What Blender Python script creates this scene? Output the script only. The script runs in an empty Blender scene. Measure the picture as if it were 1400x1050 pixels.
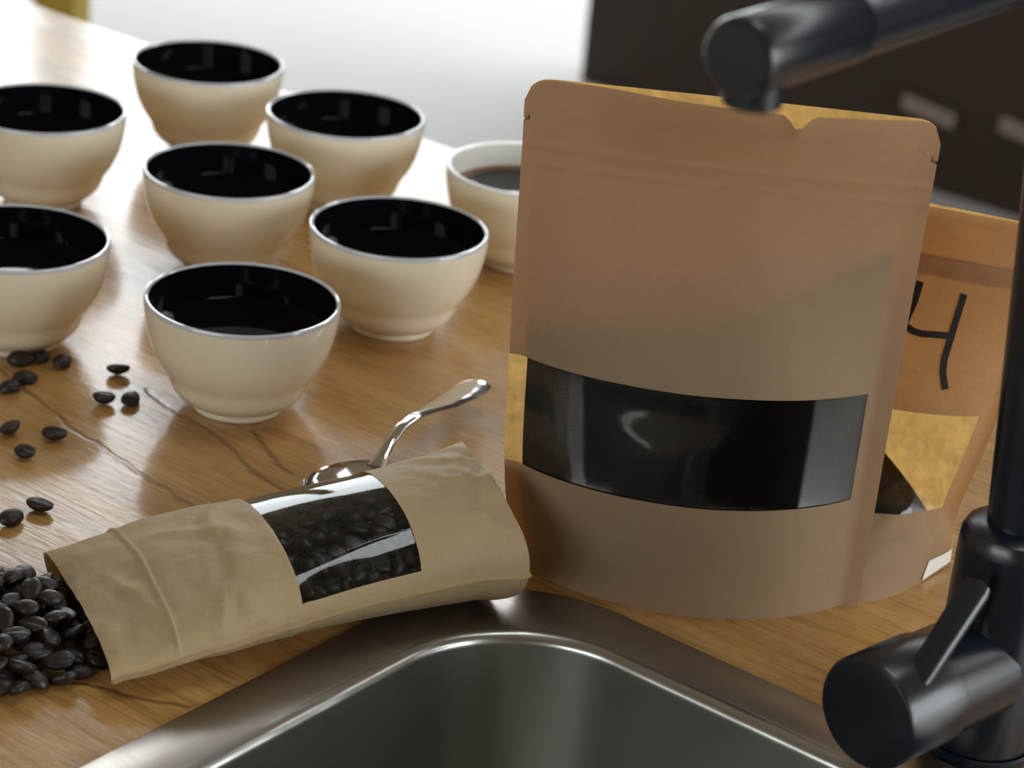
import bpy, bmesh, math, random
from mathutils import Vector, Matrix, Quaternion, noise as mnoise

# ------------------------------------------------------------------ camera, world, light, exposure
SC = bpy.context.scene
COL = SC.collection
cam_d = bpy.data.cameras.new('camera')
cam = bpy.data.objects.new('camera', cam_d)
COL.objects.link(cam)
cam.matrix_world = Matrix((
    (0.99499, -0.09994, 0.0, 0.0),
    (0.04031, 0.40129, -0.91506, 0.0),
    (0.09145, 0.91048, 0.40331, 0.53039),
    (0, 0, 0, 1)))
cam_d.sensor_fit = 'HORIZONTAL'
cam_d.sensor_width = 36.0
cam_d.lens = 85.41
cam_d.clip_start = 0.05
cam_d.clip_end = 200
cam_d.dof.use_dof = True
cam_d.dof.focus_distance = 1.06
cam_d.dof.aperture_fstop = 11.0
SC.camera = cam

SKY = 6.2
world = bpy.data.worlds.new('World')
SC.world = world
world.use_nodes = True
wb = world.node_tree.nodes['Background']
wb.inputs['Color'].default_value = (0.91, 0.97, 1.0, 1)
wb.inputs['Strength'].default_value = SKY

SC.view_settings.view_transform = 'Standard'
SC.view_settings.look = 'None'
SC.view_settings.gamma = 1.0
SC.view_settings.use_curve_mapping = False
SC.view_settings.exposure = 0.0
SC.cycles.max_bounces = 10
SC.cycles.transparent_max_bounces = 16
SC.cycles.sample_clamp_indirect = 6.0
SC.cycles.caustics_reflective = False
SC.cycles.caustics_refractive = False

PI = math.pi
PHI = math.radians(35.868)
U = Vector((math.cos(PHI), -math.sin(PHI), 0))     # along the counter's far edge
W = Vector((math.sin(PHI), math.cos(PHI), 0))      # across the counter, away from the camera
def ab(a, b, z=0.0):
    return U * a + W * b + Vector((0, 0, z))

def portal(name, centre, normal, sx, sy):
    ld = bpy.data.lights.new(name, 'AREA')
    ld.shape = 'RECTANGLE'; ld.size = sx; ld.size_y = sy
    ld.cycles.is_portal = True
    o = bpy.data.objects.new(name, ld); COL.objects.link(o)
    z = -Vector(normal).normalized(); y = Vector((0, 0, 1)) if abs(z.z) < 0.9 else W; x = y.cross(z)
    m = Matrix((x, y, z)).transposed().to_4x4(); m.translation = centre
    o.matrix_world = m
    return o
portal('portal_back', ab(-4.4, 3.97, 0.65), -W, 3.2, 3.1)
portal('portal_top', ab(-1.85, 3.70, 2.25), (0, 0, -1), 8.5, 0.5)  # unseen roof gap along the back wall, added to brighten the floor there
portal('portal_added_skylight', ab(-0.275, 1.2, 2.25), (0, 0, -1), 0.75, 0.6)  # unseen ceiling opening, added for light from overhead
portal('portal_right', ab(2.36, 1.65, 0.75), -U, 2.3, 1.5)

portal('portal_rear_fill', ab(-0.5, -2.36, 0.675), W, 2.2, 0.65)  # unseen opening behind the camera, added as weak front fill

# ------------------------------------------------------------------ helpers
def link(o, parent=None):
    COL.objects.link(o)
    if parent: o.parent = parent
    return o
def mesh_obj(name, verts, faces, mat, parent=None, smooth=True, mats=None):
    me = bpy.data.meshes.new(name)
    me.from_pydata([tuple(v) for v in verts], [], faces)
    me.validate()
    if smooth: me.polygons.foreach_set('use_smooth', [True] * len(me.polygons))
    if mat: me.materials.append(mat)
    return link(bpy.data.objects.new(name, me), parent)
def bm_obj(name, bm, mat, parent=None, smooth=True, recalc=True):
    if recalc: bmesh.ops.recalc_face_normals(bm, faces=bm.faces)
    me = bpy.data.meshes.new(name); bm.to_mesh(me); bm.free()
    if smooth: me.polygons.foreach_set('use_smooth', [True] * len(me.polygons))
    if mat: me.materials.append(mat)
    return link(bpy.data.objects.new(name, me), parent)
def tag(o, label=None, cat=None, group=None, kind=None):
    if label: o['label'] = label
    if cat: o['category'] = cat
    if group: o['group'] = group
    if kind: o['kind'] = kind
    return o
def empty(name, loc=(0, 0, 0), rz=0.0):
    o = bpy.data.objects.new(name, None)
    o.empty_display_size = 0.02
    COL.objects.link(o); o.location = loc; o.rotation_euler = (0, 0, rz)
    return o
def autosmooth(o, ang=35):
    me = o.data
    me.set_sharp_from_angle(angle=math.radians(ang))
    return o
def lathe(name, prof, mat, parent=None, n=64, close_top=False, close_bot=False):
    vs, fs = [], []
    for (r, z) in prof:
        for k in range(n):
            t = 2 * PI * k / n
            vs.append((r * math.cos(t), r * math.sin(t), z))
    for i in range(len(prof) - 1):
        for k in range(n):
            k2 = (k + 1) % n
            fs.append((i * n + k, i * n + k2, (i + 1) * n + k2, (i + 1) * n + k))
    if close_bot: fs.append(tuple(range(n))[::-1])
    if close_top: fs.append(tuple((len(prof) - 1) * n + k for k in range(n)))
    return autosmooth(mesh_obj(name, vs, fs, mat, parent))
def frame(d, up=Vector((0, 0, 1))):
    d = d.normalized(); s = d.cross(up)
    if s.length < 1e-4: s = Vector((1, 0, 0))
    s.normalize(); return s, s.cross(d).normalized()
def sweep(name, pts, radii, mat, parent=None, n=40, caps=True):
    """tube through pts; radii per point (scalar or (side, up))"""
    pts = [Vector(p) for p in pts]
    vs, fs = [], []
    ref = None
    for i, p in enumerate(pts):
        d = (pts[min(i + 1, len(pts) - 1)] - pts[max(i - 1, 0)]).normalized()
        if ref is None:
            s, u = frame(d)
        else:
            s = (ref - d * ref.dot(d)).normalized(); u = s.cross(d)
        ref = s
        r = radii[i]
        ra, rb = (r, r) if not isinstance(r, tuple) else r
        for k in range(n):
            t = 2 * PI * k / n
            vs.append(p + s * ra * math.cos(t) + u * rb * math.sin(t))
    m = len(pts)
    for i in range(m - 1):
        for k in range(n):
            k2 = (k + 1) % n
            fs.append((i * n + k, i * n + k2, (i + 1) * n + k2, (i + 1) * n + k))
    if caps:
        fs.append(tuple(range(n))[::-1]); fs.append(tuple((m - 1) * n + k for k in range(n)))
    o = mesh_obj(name, vs, fs, mat, parent)
    me = o.data
    bm = bmesh.new(); bm.from_mesh(me); bmesh.ops.recalc_face_normals(bm, faces=bm.faces); bm.to_mesh(me); bm.free()
    return autosmooth(o)
def bez(p0, p1, p2, n=10):
    p0, p1, p2 = Vector(p0), Vector(p1), Vector(p2)
    return [(1 - t) ** 2 * p0 + 2 * t * (1 - t) * p1 + t * t * p2 for t in [i / n for i in range(n + 1)]]
def lerp_tab(tab, z):
    """smooth curve through (position, value) pairs"""
    if z <= tab[0][0]: return tab[0][1]
    if z >= tab[-1][0]: return tab[-1][1]
    n = len(tab)
    def slope(i):
        if i == 0: return (tab[1][1] - tab[0][1]) / (tab[1][0] - tab[0][0])
        if i == n - 1: return (tab[-1][1] - tab[-2][1]) / (tab[-1][0] - tab[-2][0])
        return (tab[i + 1][1] - tab[i - 1][1]) / (tab[i + 1][0] - tab[i - 1][0])
    for i in range(n - 1):
        (z0, v0), (z1, v1) = tab[i], tab[i + 1]
        if z <= z1:
            h = z1 - z0; t = (z - z0) / h
            return (v0 * (1 + 2 * t) * (1 - t) ** 2 + slope(i) * h * t * (1 - t) ** 2 + v1 * t * t * (3 - 2 * t) + slope(i + 1) * h * t * t * (t - 1))
def rrect(a0, a1, b0, b1, r, n=12):
    """rounded rectangle loop in (a, b)"""
    out = []
    for (cx, cy, t0) in ((a1 - r, b1 - r, 0), (a0 + r, b1 - r, PI / 2), (a0 + r, b0 + r, PI), (a1 - r, b0 + r, 1.5 * PI)):
        for k in range(n + 1):
            t = t0 + PI / 2 * k / n
            out.append((cx + r * math.cos(t), cy + r * math.sin(t)))
    return out
def nz(x, y, z, s=1.0):
    return mnoise.noise(Vector((x * s, y * s, z * s)))

# ------------------------------------------------------------------ materials
def new_mat(name):
    m = bpy.data.materials.new(name); m.use_nodes = True
    nt = m.node_tree; return m, nt, nt.nodes, nt.links, nt.nodes['Principled BSDF']
def rgba(c): return (c[0], c[1], c[2], 1)
def simple(name, col, rough=0.5, metal=0.0, spec=0.5, coat=0.0, var=0.0, scale=40.0, bump=0.0, ior=1.5):
    m, nt, N, L, b = new_mat(name)
    b.inputs['Roughness'].default_value = rough
    b.inputs['Metallic'].default_value = metal
    b.inputs['Specular IOR Level'].default_value = spec
    b.inputs['Coat Weight'].default_value = coat
    b.inputs['Coat Roughness'].default_value = 0.05
    b.inputs['IOR'].default_value = ior
    b.inputs['Base Color'].default_value = rgba(col)
    tc = N.new('ShaderNodeTexCoord')
    nzn = N.new('ShaderNodeTexNoise'); nzn.inputs['Scale'].default_value = scale; nzn.inputs['Detail'].default_value = 4
    L.new(tc.outputs['Object'], nzn.inputs['Vector'])
    if var > 0:
        mx = N.new('ShaderNodeMix'); mx.data_type = 'RGBA'
        mx.inputs['A'].default_value = rgba([c * (1 - var) for c in col])
        mx.inputs['B'].default_value = rgba([min(1, c * (1 + var)) for c in col])
        L.new(nzn.outputs['Fac'], mx.inputs['Factor']); L.new(mx.outputs['Result'], b.inputs['Base Color'])
    if bump > 0:
        bp = N.new('ShaderNodeBump'); bp.inputs['Strength'].default_value = bump; bp.inputs['Distance'].default_value = 0.001
        L.new(nzn.outputs['Fac'], bp.inputs['Height']); L.new(bp.outputs['Normal'], b.inputs['Normal'])
    return m

def wood_mat():
    m, nt, N, L, b = new_mat('counter_wood')
    tc = N.new('ShaderNodeTexCoord')
    mp = N.new('ShaderNodeMapping'); mp.inputs['Rotation'].default_value = (0, 0, PHI)
    L.new(tc.outputs['Object'], mp.inputs['Vector'])
    def noise(sc, vec_scale, detail=5, dist=0.0, rough=0.55):
        s = N.new('ShaderNodeMapping'); s.inputs['Scale'].default_value = vec_scale
        L.new(mp.outputs['Vector'], s.inputs['Vector'])
        n = N.new('ShaderNodeTexNoise'); n.inputs['Scale'].default_value = sc; n.inputs['Detail'].default_value = detail
        n.inputs['Distortion'].default_value = dist; n.inputs['Roughness'].default_value = rough
        L.new(s.outputs['Vector'], n.inputs['Vector']); return n
    def ramp(src, stops):
        r = N.new('ShaderNodeValToRGB'); L.new(src, r.inputs['Fac'])
        e = r.color_ramp.elements
        e[0].position, e[0].color = stops[0][0], rgba(stops[0][1])
        e[1].position, e[1].color = stops[-1][0], rgba(stops[-1][1])
        for p, c in stops[1:-1]:
            x = e.new(p); x.color = rgba(c)
        return r
    def mix(a, bb, fac, mode='MIX'):
        x = N.new('ShaderNodeMix'); x.data_type = 'RGBA'; x.blend_type = mode
        if isinstance(fac, float): x.inputs['Factor'].default_value = fac
        else: L.new(fac, x.inputs['Factor'])
        for s, v in (('A', a), ('B', bb)):
            if isinstance(v, tuple): x.inputs[s].default_value = rgba(v)
            else: L.new(v, x.inputs[s])
        return x.outputs['Result']
    broad = noise(4.0, (1.0, 2.6, 1), 5, 2.2)
    c0 = ramp(broad.outputs['Fac'], [(0.30, (0.36, 0.182, 0.052)), (0.50, (0.50, 0.280, 0.088)), (0.72, (0.62, 0.375, 0.135))])
    grain = noise(11.0, (1.3, 22.0, 1), 6, 1.4, 0.65)
    gr = ramp(grain.outputs['Fac'], [(0.36, (0.52, 0.47, 0.42)), (0.52, (0.95, 0.93, 0.9)), (0.7, (1.2, 1.18, 1.12))])
    c1 = mix(c0.outputs['Color'], gr.outputs['Color'], 0.55, 'MULTIPLY')
    pore = noise(60.0, (1.0, 14.0, 1), 2, 0.0)
    pr = ramp(pore.outputs['Fac'], [(0.30, (0.55, 0.5, 0.46)), (0.42, (1, 1, 1))])
    c2 = mix(c1, pr.outputs['Color'], 0.6, 'MULTIPLY')
    # drying cracks with a path of their own, world metres
    wob = N.new('ShaderNodeTexNoise'); wob.inputs['Scale'].default_value = 38; wob.inputs['Detail'].default_value = 3
    L.new(tc.outputs['Object'], wob.inputs['Vector'])
    sub = N.new('ShaderNodeVectorMath'); sub.operation = 'SUBTRACT'; sub.inputs[1].default_value = (0.5, 0.5, 0.5)
    L.new(wob.outputs['Color'], sub.inputs[0])
    scl = N.new('ShaderNodeVectorMath'); scl.operation = 'SCALE'; scl.inputs['Scale'].default_value = 0.010
    L.new(sub.outputs['Vector'], scl.inputs[0])
    pos = N.new('ShaderNodeVectorMath'); pos.operation = 'ADD'
    L.new(tc.outputs['Object'], pos.inputs[0]); L.new(scl.outputs['Vector'], pos.inputs[1])
    def seg_dist(p, q):
        d = Vector((q[0] - p[0], q[1] - p[1], 0)); l2 = d.length_squared
        s = N.new('ShaderNodeVectorMath'); s.operation = 'SUBTRACT'; s.inputs[1].default_value = (p[0], p[1], 0)
        L.new(pos.outputs['Vector'], s.inputs[0])
        dt = N.new('ShaderNodeVectorMath'); dt.operation = 'DOT_PRODUCT'; dt.inputs[1].default_value = tuple(d / l2)
        L.new(s.outputs['Vector'], dt.inputs[0])
        cl = N.new('ShaderNodeClamp'); L.new(dt.outputs['Value'], cl.inputs['Value'])
        pd = N.new('ShaderNodeVectorMath'); pd.operation = 'SCALE'; pd.inputs[0].default_value = tuple(d)
        L.new(cl.outputs['Result'], pd.inputs['Scale'])
        df = N.new('ShaderNodeVectorMath'); df.operation = 'SUBTRACT'
        L.new(s.outputs['Vector'], df.inputs[0]); L.new(pd.outputs['Vector'], df.inputs[1])
        # flatten z
        ml = N.new('ShaderNodeVectorMath'); ml.operation = 'MULTIPLY'; ml.inputs[1].default_value = (1, 1, 0)
        L.new(df.outputs['Vector'], ml.inputs[0])
        ln = N.new('ShaderNodeVectorMath'); ln.operation = 'LENGTH'; L.new(ml.outputs['Vector'], ln.inputs[0])
        return ln.outputs['Value']
    lines = [[(-0.300, 1.195), (-0.2514, 1.1361), (-0.2119, 1.0915), (-0.1627, 1.0404), (-0.1050, 0.980)],
             [(-0.190, 1.150), (-0.148, 1.105), (-0.118, 1.062), (-0.060, 1.010)],
             [(-0.178, 0.858), (-0.150, 0.853), (-0.118, 0.8455)],
             [(-0.128, 1.112), (-0.104, 1.066)]]
    acc = None
    for ln in lines:
        for p, q in zip(ln, ln[1:]):
            v = seg_dist(p, q)
            if acc is None: acc = v
            else:
                mn = N.new('ShaderNodeMath'); mn.operation = 'MINIMUM'
                L.new(acc, mn.inputs[0]); L.new(v, mn.inputs[1]); acc = mn.outputs['Value']
    mr = N.new('ShaderNodeMapRange'); mr.inputs['From Min'].default_value = 0.0005; mr.inputs['From Max'].default_value = 0.0022
    mr.inputs['To Min'].default_value = 1.0; mr.inputs['To Max'].default_value = 0.0
    L.new(acc, mr.inputs['Value'])
    cf = N.new('ShaderNodeMath'); cf.operation = 'MULTIPLY'; cf.inputs[1].default_value = 0.6
    L.new(mr.outputs['Result'], cf.inputs[0])
    c3 = mix(c2, (0.070, 0.036, 0.015), cf.outputs['Value'])
    L.new(c3, b.inputs['Base Color'])
    rr = N.new('ShaderNodeMapRange'); rr.inputs['To Min'].default_value = 0.20; rr.inputs['To Max'].default_value = 0.36
    L.new(grain.outputs['Fac'], rr.inputs['Value']); L.new(rr.outputs['Result'], b.inputs['Roughness'])
    b.inputs['Specular IOR Level'].default_value = 0.25
    b.inputs['Coat Weight'].default_value = 0.60; b.inputs['Coat Roughness'].default_value = 0.09
    # relief: low waves, grain and the cracks
    wav = noise(14.0, (1.0, 2.5, 1), 3)
    s1 = N.new('ShaderNodeMath'); s1.operation = 'MULTIPLY'; s1.inputs[1].default_value = 0.55; L.new(wav.outputs['Fac'], s1.inputs[0])
    s2 = N.new('ShaderNodeMath'); s2.operation = 'MULTIPLY_ADD'; s2.inputs[1].default_value = 0.16; L.new(grain.outputs['Fac'], s2.inputs[0]); L.new(s1.outputs['Value'], s2.inputs[2])
    fine = noise(120.0, (1.0, 3.0, 1), 2)
    s25 = N.new('ShaderNodeMath'); s25.operation = 'MULTIPLY_ADD'; s25.inputs[1].default_value = 0.10; L.new(fine.outputs['Fac'], s25.inputs[0]); L.new(s2.outputs['Value'], s25.inputs[2])
    s3 = N.new('ShaderNodeMath'); s3.operation = 'MULTIPLY_ADD'; s3.inputs[1].default_value = -0.22; L.new(mr.outputs['Result'], s3.inputs[0]); L.new(s25.outputs['Value'], s3.inputs[2])
    bp = N.new('ShaderNodeBump'); bp.inputs['Strength'].default_value = 0.6; bp.inputs['Distance'].default_value = 0.002
    L.new(s3.outputs['Value'], bp.inputs['Height']); L.new(bp.outputs['Normal'], b.inputs['Normal']); bq = N.new('ShaderNodeBump'); bq.inputs['Strength'].default_value = 0.22; bq.inputs['Distance'].default_value = 0.002
    L.new(s3.outputs['Value'], bq.inputs['Height']); L.new(bq.outputs['Normal'], b.inputs['Coat Normal'])
    return m

def paper_mat(name, col, trans, tfac, wrinkle=0.35, rough=0.62, scale=1.0, mot=0.25, crease=0.0):
    """kraft paper: diffuse front with some light coming through"""
    m, nt, N, L, b = new_mat(name)
    tc = N.new('ShaderNodeTexCoord')
    fib = N.new('ShaderNodeTexNoise'); fib.inputs['Scale'].default_value = 420 * scale; fib.inputs['Detail'].default_value = 3
    L.new(tc.outputs['Object'], fib.inputs['Vector'])
    blot = N.new('ShaderNodeTexNoise'); blot.inputs['Scale'].default_value = 34; blot.inputs['Detail'].default_value = 4
    L.new(tc.outputs['Object'], blot.inputs['Vector'])
    def tint(c, lo, hi, src):
        x = N.new('ShaderNodeMix'); x.data_type = 'RGBA'
        x.inputs['A'].default_value = rgba([v * lo for v in c]); x.inputs['B'].default_value = rgba([v * hi for v in c])
        L.new(src, x.inputs['Factor']); return x.outputs['Result']
    cc = tint(col, 0.95, 1.05, fib.outputs['Fac'])
    L.new(cc, b.inputs['Base Color'])
    b.inputs['Roughness'].default_value = rough
    b.inputs['Specular IOR Level'].default_value = 0.35
    tr = N.new('ShaderNodeBsdfTranslucent')
    ad = N.new('ShaderNodeMath'); ad.operation = 'ADD'
    L.new(fib.outputs['Fac'], ad.inputs[0]); L.new(blot.outputs['Fac'], ad.inputs[1])
    hf = N.new('ShaderNodeMath'); hf.operation = 'MULTIPLY'; hf.inputs[1].default_value = 0.5; L.new(ad.outputs['Value'], hf.inputs[0])
    cr = N.new('ShaderNodeMapRange'); cr.inputs['From Min'].default_value = 0.3; cr.inputs['From Max'].default_value = 0.7
    L.new(hf.outputs['Value'], cr.inputs['Value'])
    L.new(tint(trans, 1 - mot, 1 + mot, cr.outputs['Result']), tr.inputs['Color'])
    wr = N.new('ShaderNodeTexNoise'); wr.inputs['Scale'].default_value = 26; wr.inputs['Detail'].default_value = 2.5; wr.inputs['Distortion'].default_value = 0.6
    L.new(tc.outputs['Object'], wr.inputs['Vector'])
    rg = N.new('ShaderNodeMath'); rg.operation = 'MULTIPLY_ADD'; rg.inputs[1].default_value = 0.06
    src = wr.outputs['Fac']
    if crease > 0:
        cn = N.new('ShaderNodeTexNoise'); cn.inputs['Scale'].default_value = 15; cn.inputs['Detail'].default_value = 1.5; cn.inputs['Distortion'].default_value = 0.3
        L.new(tc.outputs['Object'], cn.inputs['Vector'])
        c1 = N.new('ShaderNodeMath'); c1.operation = 'SUBTRACT'; c1.inputs[1].default_value = 0.5; L.new(cn.outputs['Fac'], c1.inputs[0])
        c2 = N.new('ShaderNodeMath'); c2.operation = 'ABSOLUTE'; L.new(c1.outputs['Value'], c2.inputs[0])
        c3 = N.new('ShaderNodeMath'); c3.operation = 'MULTIPLY_ADD'; c3.inputs[1].default_value = crease
        L.new(c2.outputs['Value'], c3.inputs[0]); L.new(src, c3.inputs[2]); src = c3.outputs['Value']
    L.new(fib.outputs['Fac'], rg.inputs[0]); L.new(src, rg.inputs[2])
    bp = N.new('ShaderNodeBump'); bp.inputs['Strength'].default_value = wrinkle; bp.inputs['Distance'].default_value = 0.004
    L.new(rg.outputs['Value'], bp.inputs['Height']); L.new(bp.outputs['Normal'], b.inputs['Normal'])
    mx = N.new('ShaderNodeMixShader'); mx.inputs['Fac'].default_value = tfac
    L.new(b.outputs['BSDF'], mx.inputs[1]); L.new(tr.outputs['BSDF'], mx.inputs[2])
    L.new(mx.outputs['Shader'], N['Material Output'].inputs['Surface'])
    return m

def film_mat(name, rough=0.04, tint=(0.93, 0.95, 0.95), boost=1.0, bump=0.0, bscale=30):
    """thin clear plastic: see-through with a mirror sheen"""
    m, nt, N, L, b = new_mat(name)
    N.remove(b)
    t = N.new('ShaderNodeBsdfTransparent'); t.inputs['Color'].default_value = rgba(tint)
    g = N.new('ShaderNodeBsdfGlossy'); g.inputs['Roughness'].default_value = rough
    fr = N.new('ShaderNodeFresnel'); fr.inputs['IOR'].default_value = 1.5
    mu = N.new('ShaderNodeMath'); mu.operation = 'MULTIPLY'; mu.inputs[1].default_value = boost; mu.use_clamp = True
    L.new(fr.outputs['Fac'], mu.inputs[0])
    if bump > 0:
        tc = N.new('ShaderNodeTexCoord')
        n = N.new('ShaderNodeTexNoise'); n.inputs['Scale'].default_value = bscale; n.inputs['Detail'].default_value = 1
        L.new(tc.outputs['Object'], n.inputs['Vector'])
        bp = N.new('ShaderNodeBump'); bp.inputs['Strength'].default_value = bump; bp.inputs['Distance'].default_value = 0.003
        L.new(n.outputs['Fac'], bp.inputs['Height']); L.new(bp.outputs['Normal'], g.inputs['Normal']); L.new(bp.outputs['Normal'], fr.inputs['Normal'])
    mx = N.new('ShaderNodeMixShader')
    L.new(mu.outputs['Value'], mx.inputs['Fac']); L.new(t.outputs['BSDF'], mx.inputs[1]); L.new(g.outputs['BSDF'], mx.inputs[2])
    L.new(mx.outputs['Shader'], N['Material Output'].inputs['Surface'])
    return m

def steel_mat(name, rough, vertical=False, col=(0.52, 0.52, 0.50)):
    m, nt, N, L, b = new_mat(name)
    b.inputs['Metallic'].default_value = 1.0
    b.inputs['Base Color'].default_value = rgba(col)
    tc = N.new('ShaderNodeTexCoord')
    mp = N.new('ShaderNodeMapping'); mp.inputs['Rotation'].default_value = (0, 0, PHI)
    mp.inputs['Scale'].default_value = (60, 60, 60) if vertical else (4, 260, 4)
    L.new(tc.outputs['Object'], mp.inputs['Vector'])
    n = N.new('ShaderNodeTexNoise'); n.inputs['Scale'].default_value = 4.0; n.inputs['Detail'].default_value = 3
    L.new(mp.outputs['Vector'], n.inputs['Vector'])
    mr = N.new('ShaderNodeMapRange'); mr.inputs['To Min'].default_value = rough * 0.8; mr.inputs['To Max'].default_value = rough * 1.25
    L.new(n.outputs['Fac'], mr.inputs['Value'])
    if vertical: b.inputs['Roughness'].default_value = rough
    else: L.new(mr.outputs['Result'], b.inputs['Roughness'])
    bp = N.new('ShaderNodeBump'); bp.inputs['Strength'].default_value = 0.0 if vertical else 0.05; bp.inputs['Distance'].default_value = 0.0006
    L.new(n.outputs['Fac'], bp.inputs['Height']); L.new(bp.outputs['Normal'], b.inputs['Normal'])
    if vertical:
        m2 = N.new('ShaderNodeMapping'); m2.inputs['Scale'].default_value = (1, 1, 0.04); L.new(tc.outputs['Object'], m2.inputs['Vector'])
        n2 = N.new('ShaderNodeTexNoise'); n2.inputs['Scale'].default_value = 24; n2.inputs['Detail'].default_value = 1
        L.new(m2.outputs['Vector'], n2.inputs['Vector'])
        b2 = N.new('ShaderNodeBump'); b2.inputs['Strength'].default_value = 0.32; b2.inputs['Distance'].default_value = 0.004
        L.new(n2.outputs['Fac'], b2.inputs['Height']); L.new(bp.outputs['Normal'], b2.inputs['Normal']); L.new(b2.outputs['Normal'], b.inputs['Normal'])
    return m

M = {}
M['wood'] = wood_mat()
M['concrete'] = simple('floor_concrete', (0.20, 0.188, 0.178), 0.7, var=0.12, scale=1.2, bump=0.2)
M['plaster'] = simple('wall_plaster', (0.58, 0.50, 0.39), 0.8, var=0.05, scale=3)
M['dark_wall'] = simple('dark_timber', (0.040, 0.025, 0.018), 0.6, var=0.35, scale=2.5)
M['pale_spot'] = simple('spot_tone', (0.30, 0.25, 0.22), 0.6)  # pale tone imitating a blurry light spot
M['yellow'] = simple('yellow_paint', (0.62, 0.45, 0.07), 0.5, var=0.08, scale=5)
M['ceramic'] = simple('cream_ceramic', (0.90, 0.84, 0.67), 0.16, spec=0.5, coat=0.3, var=0.015, scale=60)
M['rim'] = simple('rim_glaze', (0.62, 0.64, 0.68), 0.08, spec=0.7, coat=0.5)
M['black_glaze'] = simple('black_glaze', (0.004, 0.004, 0.006), 0.05, spec=0.5)
M['white_glaze'] = simple('white_glaze', (0.78, 0.75, 0.68), 0.12, spec=0.5)
M['coffee'] = simple('black_coffee', (0.004, 0.003, 0.003), 0.03, spec=0.5, ior=1.33)
M['coffee_foam'] = simple('coffee_foam', (0.16, 0.075, 0.035), 0.4, var=0.3, scale=200)
M['steel'] = steel_mat('brushed_steel_rim', 0.33, col=(0.41, 0.375, 0.335))
M['steel_basin'] = steel_mat('brushed_steel_basin', 0.27, vertical=True, col=(0.44, 0.44, 0.41))
M['spoon'] = simple('polished_steel', (0.66, 0.63, 0.58), 0.10, metal=1.0)
M['faucet'] = simple('matt_blue_black', (0.006, 0.011, 0.019), 0.27, spec=0.7, bump=0.05, scale=600)
M['kraft'] = paper_mat('kraft_paper', (0.37, 0.255, 0.155), (0.72, 0.36, 0.14), 0.20, 0.22, mot=0.08)
M['kraft_thin'] = paper_mat('thin_kraft_paper', (0.47, 0.31, 0.17), (0.82, 0.48, 0.20), 0.36, 0.4, mot=0.12)
M['kraft_pale'] = paper_mat('pale_kraft_paper', (0.47, 0.345, 0.190), (0.80, 0.50, 0.18), 0.08, 0.75, crease=0.7)
M['kraft_back'] = paper_mat('kraft_paper_back', (0.42, 0.28, 0.14), (1.0, 0.62, 0.19), 0.68, 0.2, scale=0.5, mot=0.35)
M['ink'] = simple('black_marker', (0.018, 0.014, 0.012), 0.5)
M['film'] = film_mat('clear_film', 0.05, boost=1.2)
M['film_wavy'] = film_mat('clear_film_wavy', 0.09, boost=1.6)
M['grounds'] = simple('ground_coffee', (0.028, 0.021, 0.018), 0.9, spec=0.1, var=0.3, scale=900, bump=0.3)
M['bean'] = simple('roasted_bean', (0.021, 0.0135, 0.010), 0.40, spec=0.45, var=0.5, scale=330, bump=0.5)
M['white_torn'] = simple('torn_paper_core', (0.80, 0.76, 0.68), 0.8)

# ------------------------------------------------------------------ the setting
FLOOR = -0.90
LIGHT_SPOTS = [(-1.966, -0.753, 0.11, 'pale blurred plate of light on the dark wall, right of the tall pouch top'), (-1.775, -0.742, 0.09, 'pale blurred plate of light on the dark wall at the right picture edge')]
CEIL = 2.2
def ab_box(name, a0, a1, b0, b1, z0, z1, mat, parent=None):
    vs = [ab(a, b, z) for z in (z0, z1) for (a, b) in ((a0, b0), (a1, b0), (a1, b1), (a0, b1))]
    fs = [(3, 2, 1, 0), (4, 5, 6, 7), (0, 1, 5, 4), (1, 2, 6, 5), (2, 3, 7, 6), (3, 0, 4, 7)]
    return mesh_obj(name, vs, fs, mat, parent, smooth=False)
def struct(o): o['kind'] = 'structure'; return o
struct(ab_box('floor', -14, 8, -4, 14, FLOOR - 0.1, FLOOR, M['concrete']))
def ceiling():
    bm = bmesh.new()
    for (a0, a1, b0, b1) in ((-6.1, -0.65, -2.4, 3.45), (0.1, 2.4, -2.4, 3.45), (-0.65, 0.1, -2.4, 0.9), (-0.65, 0.1, 1.5, 3.45)):  # added hole for overhead light; stops short of the back wall to light the floor
        vs = [bm.verts.new(ab(a, b, z)) for z in (CEIL, CEIL + 0.1) for (a, b) in ((a0, b0), (a1, b0), (a1, b1), (a0, b1))]
        for f in ((3, 2, 1, 0), (4, 5, 6, 7), (0, 1, 5, 4), (1, 2, 6, 5), (2, 3, 7, 6), (3, 0, 4, 7)): bm.faces.new([vs[i] for i in f])
    return struct(bm_obj('ceiling', bm, M['plaster'], smooth=False))
ceiling()
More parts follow.
